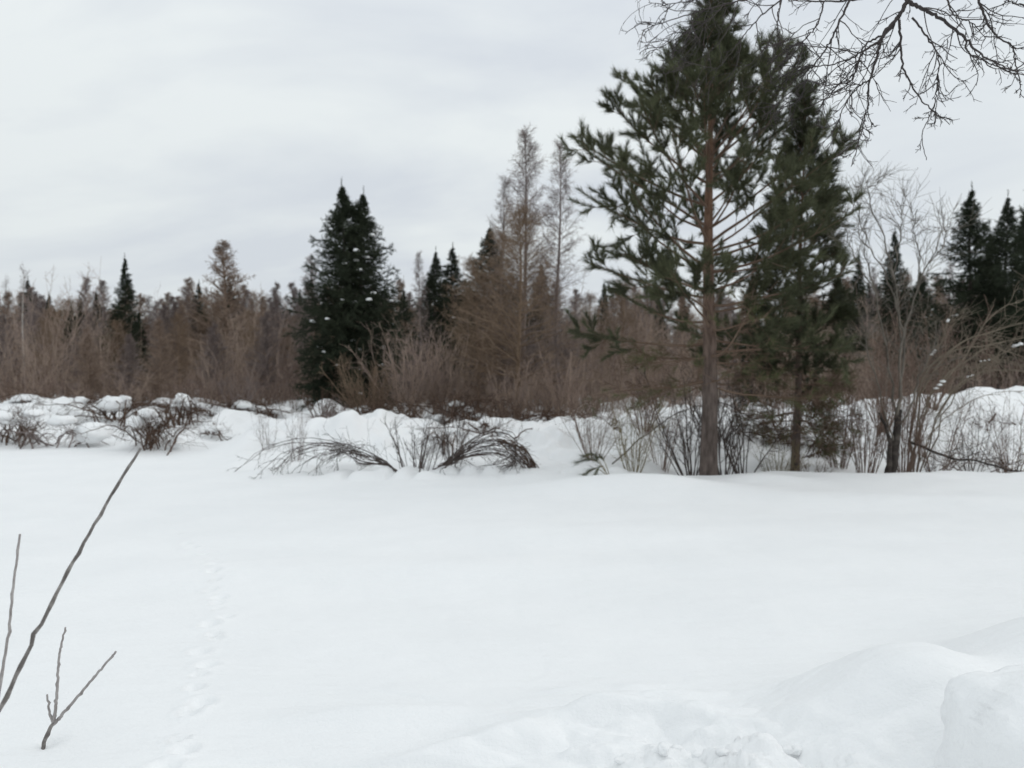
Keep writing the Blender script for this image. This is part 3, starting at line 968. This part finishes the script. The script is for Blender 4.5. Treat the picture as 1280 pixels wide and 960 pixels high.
x_, y_ = xat(660, 12.2), 12.2
t = thing('brush_pile', 'dark root end bundle of twigs at the right end of the bowed stems', 'brush', (x_, y_, gz(x_, y_)))
for i in range(14):
    limb(t, [(625 + rng.normal() * 8, 548 + rng.normal() * 4), (648 + rng.normal() * 4, 562 + rng.normal() * 5), (668 + rng.normal() * 4, 588 + rng.normal() * 3)], 12.1 + .2 * rng.random(), .007, .010, 'deadwood', 4, .2, .003, .1, 8)

# low bough of young pine poking from the snow
rng = np.random.default_rng(106)
x_, y_ = xat(752, 11.4), 11.4
t = thing('pine_sapling', 'little green pine bough poking out of the snow left of the pine', 'sapling', (x_, y_, gz(x_, y_)))
for pts in ([(760, 596), (750, 580), (738, 574), (722, 578)], [(758, 594), (746, 586), (735, 590), (718, 602)], [(758, 592), (752, 582), (745, 590), (741, 606)], [(760, 594), (748, 576), (742, 568), (730, 570)], [(762, 596), (756, 578), (752, 572), (748, 572)]):
    b = limb(t, pts, y_, .007, .003, 'olive_stem', 0, K=8, name='branch')
    P = smooth_line([at(p[0], p[1], y_) for p in pts], 8)[None] - np.array(t.location)
    Nd = Acc(); Nd.needles(*brush(P, 300, .35, 28, .13, .25, .007)); Nd.obj('needles', M['pine_dull' if random.random() < .3 else 'pine'], b)

# bowed grey branch across the foot of the pines
rng = np.random.default_rng(107)
t = thing('fallen_branch', 'grey bare branch arching through the stems left of the tall pine', 'branch', (xat(775, 12.6), 12.6, gz(xat(775, 12.6), 12.6)))
limb(t, [(765, 580), (790, 558), (820, 533), (848, 515), (872, 508), (892, 508)], 12.6, .014, .006, 'grey_bark', 6, .35, .004, .1)
t = thing('fallen_branch', 'bare branch sagging from the tall pine foot toward the slim pine', 'branch', (xat(896, 12.7), 12.7, gz(xat(896, 12.7), 12.7)))
limb(t, [(893, 503), (915, 508), (935, 520), (958, 533), (985, 545)], 12.6, .011, .005, 'dark_stem', 7, .4, .004, .2)

# brushy windfall with green tips right of the slim pine
rng = np.random.default_rng(108)
x_, y_ = xat(1030, 13.6), 13.6
t = thing('fallen_conifer_top', 'broken conifer top with dull green tips lying right of the slim pine', 'brush', (x_, y_, gz(x_, y_)))
for i in range(9):
    sx = 1000 + 60 * rng.random(); sy = 540 + 35 * rng.random()
    pts = [(1012 + rng.normal() * 5, 572), ((sx + 1012) / 2, (sy + 560) / 2), (sx, sy)]
    b = limb(t, pts, y_ + .3 * rng.normal(), .009, .004, 'deadwood', 6, .3, .004, .1, 7, name='branch')
    P = smooth_line([at(p[0], p[1], y_) for p in pts], 7)[None] - np.array(t.location)
    o1, d1, _ = spawn(P, 5, .4, 1., 45, 10)
    P1 = grow(o1, d1, .12 + .2 * rng.random(5), 4, .1)
    Nd = Acc(); Nd.needles(*brush(P1, 210, .1, 35, .08, .25, .006)); Nd.obj('needles', M['pine_dull'], b)

# bare multi stemmed tree with the black base
rng = np.random.default_rng(110)
TY = 12.3
x_ = xat(1114, TY)
t = thing('bare_tree', 'bare grey multi stemmed tree with a blackened base at right', 'tree', (x_, TY, gz(x_, TY)))
limb(t, [(1111, 606), (1113, 592), (1117, 570), (1120, 548), (1123, 512)], TY, .105, .05, 'dark_bark', 0, name='trunk', K=14, wobj=.006, S=10)
limb(t, [(1108, 605), (1112, 575), (1110, 545), (1100, 515)], TY - .08, .05, .02, 'dark_bark', 3, .5, .006, name='trunk', K=12)
for pts, r0, mt in (
        ([(1122, 530), (1125, 480), (1128, 430), (1124, 390), (1118, 350), (1112, 310)], .042, 10),
        ([(1123, 520), (1128, 460), (1134, 405), (1146, 360), (1160, 330), (1182, 290)], .034, 10),
        ([(1121, 540), (1116, 480), (1106, 420), (1096, 370), (1084, 330), (1076, 296)], .030, 10),
        ([(1128, 430), (1122, 385), (1108, 345), (1086, 310), (1066, 285)], .022, 9),
        ([(1118, 350), (1108, 310), (1092, 270), (1086, 240), (1098, 226)], .018, 9),
        ([(1118, 350), (1122, 310), (1128, 270), (1122, 250)], .016, 8),
        ([(1096, 370), (1076, 335), (1060, 300), (1050, 262)], .016, 9),
        ([(1086, 310), (1076, 280), (1070, 245), (1078, 230)], .014, 8),
        ([(1146, 360), (1150, 320), (1142, 290), (1146, 262)], .014, 8),
        ([(1118, 560), (1100, 490), (1086, 440), (1078, 400)], .022, 8),
        ([(1123, 545), (1142, 500), (1150, 465), (1170, 430)], .026, 8),
        ([(1160, 330), (1176, 312), (1184, 292), (1178, 284)], .012, 5)):
    limb(t, pts, TY, r0 * .68, .005, 'grey_bark', mt + 7, .75, .0048, .5 * rng.normal(), 16, m2=5, wobj=.016, up=.04, name='branch', wob=.12, ang=38)

# pale bowed saplings at the right edge
rng = np.random.default_rng(112)
BY = 13.2
t = thing('bowed_sapling', 'pale bare saplings bowed over to the right under the spruces', 'sapling', (xat(1148, BY), BY, gz(xat(1148, BY), BY)))
for pts, r0 in (([(1138, 590), (1142, 520), (1160, 462), (1200, 430), (1240, 415), (1300, 398)], .028),
                ([(1142, 590), (1150, 505), (1180, 445), (1225, 432), (1260, 440), (1300, 452)], .022),
                ([(1146, 590), (1152, 530), (1172, 480), (1215, 446), (1262, 425), (1310, 425)], .024),
                ([(1140, 585), (1146, 545), (1160, 500), (1200, 455), (1240, 395), (1290, 370)], .018),
                ([(1150, 588), (1165, 540), (1200, 510), (1240, 492), (1300, 490)], .014),
                ([(1150, 590), (1172, 520), (1205, 470), (1250, 448), (1310, 470)], .016),
                ([(1155, 585), (1190, 500), (1230, 455), (1280, 430), (1330, 420)], .014),
                ([(1148, 580), (1180, 510), (1215, 470), (1262, 462), (1320, 480)], .013),
                ([(1136, 560), (1150, 470), (1170, 440), (1185, 405), (1190, 380)], .014)):
    limb(t, pts, BY, r0 * .8, .005, 'sapling', 15, .8, .005, .6 * rng.normal(), 18, m2=4, wobj=.015, up=.02)
for q in range(7):
    P = LINES[-1 - q % 6]
    r = .014 + .02 * rng.random()
    S = Acc()
    k = rng.integers(8, 15)
    for e in range(3):
        blob(S, P[k] + (P[k + 1] - P[k]) * (e * .3 - .1) + np.array([0, 0, r * .4]), (r * 1.3, r, r * (.7 + .5 * rng.random())), q + 7 * e, ICO2, .6)
    S.obj('snow_clump', M['snow'], t, True)

rng = np.random.default_rng(113)
FY = 12.9
t = thing('fallen_branch', 'dark fallen branch slanting down the snow right of the black based tree', 'branch', (xat(1190, FY), FY, gz(xat(1190, FY), FY)))
limb(t, [(1136, 552), (1160, 562), (1190, 573), (1220, 576), (1262, 586), (1310, 596)], FY, .026, .012, 'dark_bark', 9, .5, .006, -.3, 16, m2=3)
for nm, pxx, pyy, seed, lab in (('a', 1196, 572, 114, 'low dark twig tangle under the fallen branch'), ('b', 1262, 578, 115, 'low dark twig tangle at the right end of the fallen branch')):
    rng = np.random.default_rng(seed)
    t = thing('brush_pile', lab, 'brush', (xat(pxx, 13), 13., gz(xat(pxx, 13), 13)))
    for i in range(9):
        sx = pxx + rng.normal() * 18
        limb(t, [(pxx + rng.normal() * 12, 590), (sx, pyy + rng.normal() * 5), (sx + rng.normal() * 26, pyy + 2 + rng.normal() * 8)], 13 + .2 * rng.normal(), .008, .003, 'deadwood', 6, .35, .004, .1, 8, name='branch')


# ---------------------------------------------------------------- slash piles and snow caps on the left
def slash(label, px, py, Y, w, h, seed, caps, ntw=12, mat='deadwood'):
    """snow capped heap of cut brush; caps = list of (dpx, dpy, rpx, squash)"""
    global rng
    rng = np.random.default_rng(seed)
    x = xat(px, Y); z0 = gz(x, Y)
    t = thing('brush_pile', label, 'brush', (x, Y, z0))
    k = Y / FPX
    zc = zat(py, Y)
    for i in range(int(ntw * 1.4)):
        sx = px + rng.normal() * w * .35
        ex = sx + rng.normal() * w * .8
        yb = Y + .45 * rng.normal(); base = at(sx, py + h * .6, yb); base[2] = gz(base[0], yb) - .05
        midp = at((sx + ex) / 2, py - h * .35 * rng.random() + rng.normal() * 3, Y - .1 + .3 * rng.normal())
        end = at(ex, py + h * .25 * rng.normal() + 4, Y + .4 * rng.normal())
        P = smooth_line([base, midp, end], 8) + rng.normal(size=(8, 3)) * .02 - np.array(t.location)
        stem_mesh(P, np.linspace(.019, .006, 8) * (Y / 18), 8, .55, .005 * Y / 18, .1, 50, 3).obj('branch', M[mat], t)
    for j, (dx_, dy_, rp, sq) in enumerate(caps):
        S = Acc()
        c = at(px + dx_, py + dy_, Y - .15) - np.array(t.location)
        blob(S, c, (rp * k * .8, rp * k * .75, rp * k * sq * .72), seed + j, ICO3, .55, .6)
        S.obj('snow_cap', M['snow'], t, True)
    return t


slash('dark brush heap with snow on top at the left picture edge', 18, 540, 16.5, 34, 34, 201, [(-14, -16, 22, .6), (22, -22, 16, .5)], 14)
slash('rounded snow mound over bent twigs left of the snowy stump', 78, 545, 16.2, 55, 22, 202, [(38, -2, 26, .75), (0, -18, 20, .6)], 9, 'larch_grey')
slash('brush heap with big white cap below the narrow pointed spruce', 142, 512, 20, 40, 34, 203, [(2, -6, 22, .75), (14, -13, 9, .7), (-12, -10, 9, .5)], 14)
slash('dark twig clump with small snow dabs in front of the pale stick tip', 186, 538, 15.5, 34, 34, 204, [(-14, -8, 15, .9), (34, 16, 10, .9), (-2, -20, 13, .7)], 18)
slash('snow capped stump with three white knobs in the far brush', 222, 515, 19, 26, 34, 205, [(4, -15, 10, 1.), (-2, -3, 9, 1.0), (11, -5, 9, .95), (16, 22, 20, .5)], 16)
slash('low brush with white caps left of the big broad spruce', 285, 512, 21, 46, 24, 206, [(-10, 2, 16, .5), (16, -4, 14, .6), (-24, 16, 14, .5)], 12)
slash('long low brush heap under snow in front of the far left thicket', 70, 500, 25, 80, 20, 207, [(-40, 0, 22, .35), (-10, 4, 24, .4), (24, 2, 22, .4), (-58, 8, 18, .5)], 14)
slash('grey brush with snow lumps between stump and big broad spruce', 330, 512, 22, 44, 22, 208, [(-10, 0, 14, .6), (14, 2, 14, .5)], 12)
slash('dark twig heap on the snow mound right of the big spruce', 488, 518, 17.5, 30, 20, 209, [(-22, 2, 12, .6)], 14)
slash('snow dabbed dead brush below the two small spruces', 575, 508, 17.8, 50, 32, 210, [(-6, -2, 11, .6), (12, 4, 9, .7), (24, 12, 10, .5), (-28, 14, 12, .5)], 18)
slash('brush heap under snow at the foot of the reddish larch', 640, 528, 17.2, 46, 20, 211, [(-16, 2, 12, .6), (14, -2, 12, .5)], 14)
slash('brush with small snow lumps left behind the bowed stems', 560, 545, 14.0, 30, 20, 212, [(8, -4, 13, .6)], 6)
slash('snow pillows over sunken brush at the far left, nearer than the long low heap', 40, 524, 19.5, 60, 20, 222, [(-26, 4, 20, .5), (6, 2, 16, .5), (34, 6, 20, .45)], 10)
slash('white pillow and dark twigs left of the snowy stump', 184, 512, 22, 40, 20, 223, [(-10, 4, 14, .6), (12, 6, 14, .5)], 12)
slash('twigs and white lumps between the snowy stump and low capped brush', 252, 514, 23, 34, 18, 224, [(0, 4, 14, .5)], 10)
slash('low snow lumps and twigs at the right foot of the big broad spruce', 452, 520, 18.4, 40, 18, 217, [(-12, 4, 12, .5), (10, 8, 14, .45)], 12)
slash('snow covered deadfall under the two tall larches', 690, 522, 17.0, 48, 20, 218, [(-18, 4, 14, .5), (4, 8, 12, .5), (22, 2, 11, .5)], 14)
slash('snowy twig heap behind the little green bough', 745, 535, 15.8, 40, 18, 219, [(-10, 6, 13, .5), (14, 4, 11, .55)], 12)
slash('grey twig heap with white dabs directly above the arching stems', 420, 528, 16.8, 44, 16, 220, [(-16, 5, 13, .45), (12, 6, 12, .45)], 10, 'larch_grey')
slash('snow lumps over dark twigs above the bowed dome of stems', 612, 535, 15.4, 44, 16, 221, [(-14, 5, 12, .5), (12, 5, 13, .5)], 10)
slash('dark deadfall under snow behind the right foot of the slim pine', 1035, 560, 14.8, 44, 22, 213, [(14, 8, 16, .4), (-18, -14, 10, .4)], 14)
slash('dark twigs under a snow pillow at the right edge snow slope', 1245, 545, 15.5, 36, 20, 214, [(-34, -4, 20, .55), (14, -10, 14, .5)], 12)
slash('dark deadfall between the pine trunks', 950, 545, 15.2, 50, 20, 215, [(0, -12, 18, .35), (-22, 2, 14, .4)], 12)
slash('dark twig clump half sunk in snow right of the pale stick tip', 262, 548, 17.5, 14, 12, 216, [(8, -12, 12, .5)], 6)


# ---------------------------------------------------------------- broken snow chunks of the ploughed bank
def chunk(name, label, c, r, seed, rough, ico=ICO5, rz=0., sq=.72, group=None):
    v = ico[0].copy()
    a = np.abs(v) ** sq * np.sign(v)                           # squarer than a ball
    v = a / np.linalg.norm(a, axis=1).mean()
    d = rough * (fbm(v[:, 0] * 1.2 + seed * 2.3 + v[:, 2] * .8, v[:, 1] * 1.2 + seed + v[:, 2] * .6, 3)
                 + .30 * fbm(v[:, 0] * 5 + seed + v[:, 2] * 3, v[:, 1] * 5 - v[:, 2] * 4, 3) + .12 * np.abs(fbm(v[:, 0] * 13 + v[:, 2] * 8, v[:, 1] * 13 - v[:, 2] * 9, 2)))
    v = v * (1 + d)[:, None]
    v = v * np.asarray(r)
    cz, sz = math.cos(rz), math.sin(rz)
    v = np.stack([v[:, 0] * cz - v[:, 1] * sz, v[:, 0] * sz + v[:, 1] * cz, v[:, 2]], 1)
    A = Acc(); A.add(v, ico[1])
    o = A.obj(name, M['snow'], None, True)
    o.location = [float(q) for q in c]
    o['label'] = label; o['category'] = 'snow chunk'
    if group:
        o['group'] = group
    return o


chunk('snow_chunk', 'big broken snow block with ragged left face in the lower right corner', (1.86, 2.55, .28), (.46, .30, .34), 12, .2, rz=.25, sq=.58)
chunk('snow_chunk', 'rounded dirty white snow lump cut by the bottom edge, left of the block', (.72, 2.62, .10), (.16, .12, .13), 9, .3)
for i, (px, py, r) in enumerate(((985, 912, .030), (998, 905, .036), (1015, 922, .022), (848, 908, .022), (832, 914, .035), (872, 915, .02), (935, 905, .026), (948, 912, .02),
                                 (905, 925, .025), (775, 920, .02), (805, 932, .024))):
    Y = 2.95 - (py - 905) * .006
    x = xat(px, Y); z = gz(x, Y)
    chunk('snow_clod', 'small loose snow clod on the rough snow beside the big broken block', (x, Y, z + r * .05), (r * .9, r * .7, r * .5), i + 20, .5, ICO3, i * 1.1, group='loose clods at the foot of the snow bank')

# ---------------------------------------------------------------- bare sticks close to the camera
rng = np.random.default_rng(301)


def stick(parent, P, r0, r1, mat, nodes=0, name='stem', K=40, bump=1.25):
    P = smooth_line(P, K)
    R = np.linspace(r0 * .8, r1 * .8, K)
    for q in range(nodes):
        k = int((q + .5 + .2 * rng.random()) / nodes * (K - 2)) + 1
        R[k] *= bump
        P[k] += rng.normal(size=3) * r0 * .35
    P = P + rng.normal(size=P.shape) * r0 * .12
    A = Acc(); A.tubes((P - np.array(parent.location))[None], R[None], 9, True)
    return A.obj(name, M[mat], parent, True)


SY = 2.05
b = np.array([xat(-178, SY) - .05, SY, 0]); b[2] = gz(b[0], b[1]) - .1
t = thing('bare_twig', 'long dark knobbly twig slanting up from the lower left', 'twig', (b[0], b[1], gz(b[0], b[1])))
stick(t, [b, at(-60, 1000, SY), at(0, 886, SY), at(42, 800, SY + .02), at(85, 715, SY + .03), at(128, 638, SY + .04), at(176, 560, SY + .05)], .0085, .0042, 'stick', 13)
b = np.array([xat(-45, 2.3), 2.3, 0]); b[2] = gz(b[0], b[1]) - .1
t = thing('bare_twig', 'thin upright grey twig at the left picture edge', 'twig', (b[0], b[1], gz(b[0], b[1])))
stick(t, [b, at(-18, 960, 2.3), at(2, 850, 2.3), at(14, 760, 2.3), at(25, 668, 2.3)], .0068, .0040, 'stick_pale', 7)
FY_ = 3.25
b = at(52, 938, FY_)
t = thing('bare_twig', 'forked pale twig standing in the snow at lower left', 'twig', (b[0], FY_, gz(b[0], FY_)))
b[2] = gz(b[0], FY_) - .08
stick(t, [b, at(54, 931, FY_), at(62, 912, FY_), at(68, 903, FY_)], .0105, .0095, 'stick', 1, K=14)
stick(t, [at(67, 905, FY_), at(85, 885, FY_), at(115, 850, FY_), at(145, 814, FY_)], .0092, .0055, 'stick_pale', 5, 'side_stem')
stick(t, [at(67, 905, FY_), at(71, 870, FY_), at(74, 820, FY_), at(82, 784, FY_)], .0088, .0045, 'stick_pale', 6, 'side_stem')
stick(t, [at(66, 904, FY_), at(61, 888, FY_), at(59, 868, FY_)], .0068, .0048, 'stick_pale', 2, 'side_stem', 12)

# ---------------------------------------------------------------- overhanging bare tree, its trunk outside the frame
rng = np.random.default_rng(401)
OY = 4.4
t = thing('overhanging_tree', 'dark bare branches hanging into the picture from the top right', 'tree', (4.9, 4.6, gz(4.9, 4.6)))
L0 = np.array(t.location)
A = Acc(); A.tubes(np.array([[4.9, 4.6, L0[2] - .3], [4.86, 4.6, 1.5], [4.75, 4.62, 3.4], [4.6, 4.6, 5.2], [4.5, 4.6, 7.0]])[None] - L0, np.array([[.14, .12, .095, .07, .03]]), 12)
A.obj('trunk', M['dark_bark'], t, True)


def over(pts, r0, mtw=9, tw=.34, Y=OY, dep=0., lead=None, m2=3, r1=.0022, ang=48):
    w = [at(p[0], p[1], Y + dep * i / (len(pts) - 1)) for i, p in enumerate(pts)]
    if lead:
        w = [np.array(q) for q in lead] + w
    K = 7 * len(w)
    P = smooth_line(w, K)
    # zig-zag of bud scars
    P[1:-1] += rng.normal(size=(K - 2, 3)) * .0028
    A = Acc()
    P = P - L0
    A.tubes(P[None], np.linspace(r0, r1, K)[None], 6)
    if mtw:
        mtw = int(mtw * 1.4)
        o1, d1, s1 = spawn(P[None], mtw, .15, 1., ang, 14, 0, -.16)
        l1 = tw * 1.25 * (1.2 - .7 * s1) * (.3 + 1. * rng.random(mtw))
        P1 = grow(o1, d1, l1, 9, .17, -.02)
        A.tubes(P1, taper(np.full(mtw, min(.0036, r0 * .6)), np.full(mtw, .0018), 9), 4)
        o2, d2, s2 = spawn(P1, m2, .15, 1, 50, 14, 0, -.1)
        l2 = rep(l1, m2) * .5 * (.3 + .9 * rng.random(len(o2)))
        P2 = grow(o2, d2, l2, 6, .2, 0)
        A.tubes(P2, taper(np.full(len(o2), .0026), np.full(len(o2), .0015), 6), 3)
        o3, d3, s3 = spawn(P2, 2, .2, 1, 50, 14)
        A.tubes(grow(o3, d3, rep(l2, 2) * .4, 3, .25), taper(np.full(len(o3), .0018), np.full(len(o3), .0012), 3), 3)
    A.obj('branch', M['alder'], t)


LEAD = [(4.58, 4.6, 5.3), (3.7, 4.5, 5.1), (2.9, 4.42, 4.55)]
over([(1150, -40), (1133, 2), (1124, 20), (1104, 43), (1096, 72), (1087, 102), (1085, 129), (1089, 158)], .020, 8, .3, lead=LEAD)
over([(1124, 22), (1100, 50), (1078, 66), (1070, 88), (1056, 108), (1030, 124)], .009, 9, .3)
over([(1133, 2), (1152, 10), (1175, 23), (1206, 47), (1221, 64), (1249, 80), (1290, 98)], .012, 7, .3, dep=-.2)
over([(1124, 25), (1126, 50), (1128, 78), (1143, 113), (1163, 137), (1178, 149)], .0075, 6, .2)
over([(1140, 22), (1162, 50), (1174, 78), (1172, 100), (1182, 125)], .006, 6, .25, dep=.15)
over([(1206, 47), (1210, 66), (1230, 76), (1262, 90), (1278, 106)], .0055, 5, .2)
over([(1180, -25), (1186, 5), (1196, 22), (1214, 28), (1232, 48)], .006, 7, .25, dep=.2)
over([(1215, -20), (1228, 12), (1240, 38), (1266, 58), (1285, 62)], .008, 6, .25)
over([(1266, 58), (1270, 82), (1276, 108), (1274, 122)], .004, 3, .12)
over([(1300, 12), (1278, 6), (1262, 2), (1250, -12)], .006, 5, .15)
over([(1170, -50), (1110, -12), (1060, 0), (1020, 2), (985, 0)], .012, 9, .4, lead=[(4.58, 4.6, 5.25), (3.4, 4.5, 5.0)], dep=.2)
over([(1062, 0), (1052, 22), (1036, 55), (1018, 82), (1008, 100), (1000, 128)], .007, 9, .35, dep=.2)
over([(1030, 2), (1022, 30), (1006, 50), (990, 70)], .005, 8, .3, dep=.2)
over([(976, 0), (972, 22), (974, 48), (980, 66)], .004, 6, .25, dep=.3)
over([(1104, 43), (1084, 54), (1070, 70), (1040, 80), (1012, 84), (975, 82)], .006, 9, .3, dep=.3)
over([(1087, 100), (1070, 112), (1052, 140), (1048, 165)], .0045, 8, .22)
over([(1174, 100), (1168, 128), (1160, 150), (1152, 172), (1158, 200)], .0035, 4, .1, dep=.4)
over([(1085, 129), (1080, 150), (1074, 175), (1064, 208)], .0035, 6, .18)
over([(1030, -30), (990, -10), (952, 20), (930, 45), (912, 68)], .010, 9, .4, Y=5.2, lead=[(4.55, 4.6, 6.0), (3.2, 5.0, 5.4)])
over([(990, -10), (950, -4), (905, 6), (870, 16), (836, 26), (802, 38)], .007, 12, .4, Y=5.4)
over([(905, 6), (880, 30), (850, 46), (822, 62)], .0045, 10, .32, Y=5.4)
over([(930, -12), (892, -6), (856, 2), (825, 8)], .005, 9, .3, Y=5.5)
over([(912, 68), (895, 85), (860, 78), (846, 86)], .003, 5, .2, Y=5.3)
over([(1008, 100), (990, 118), (970, 132), (955, 150)], .003, 7, .22, Y=4.8)
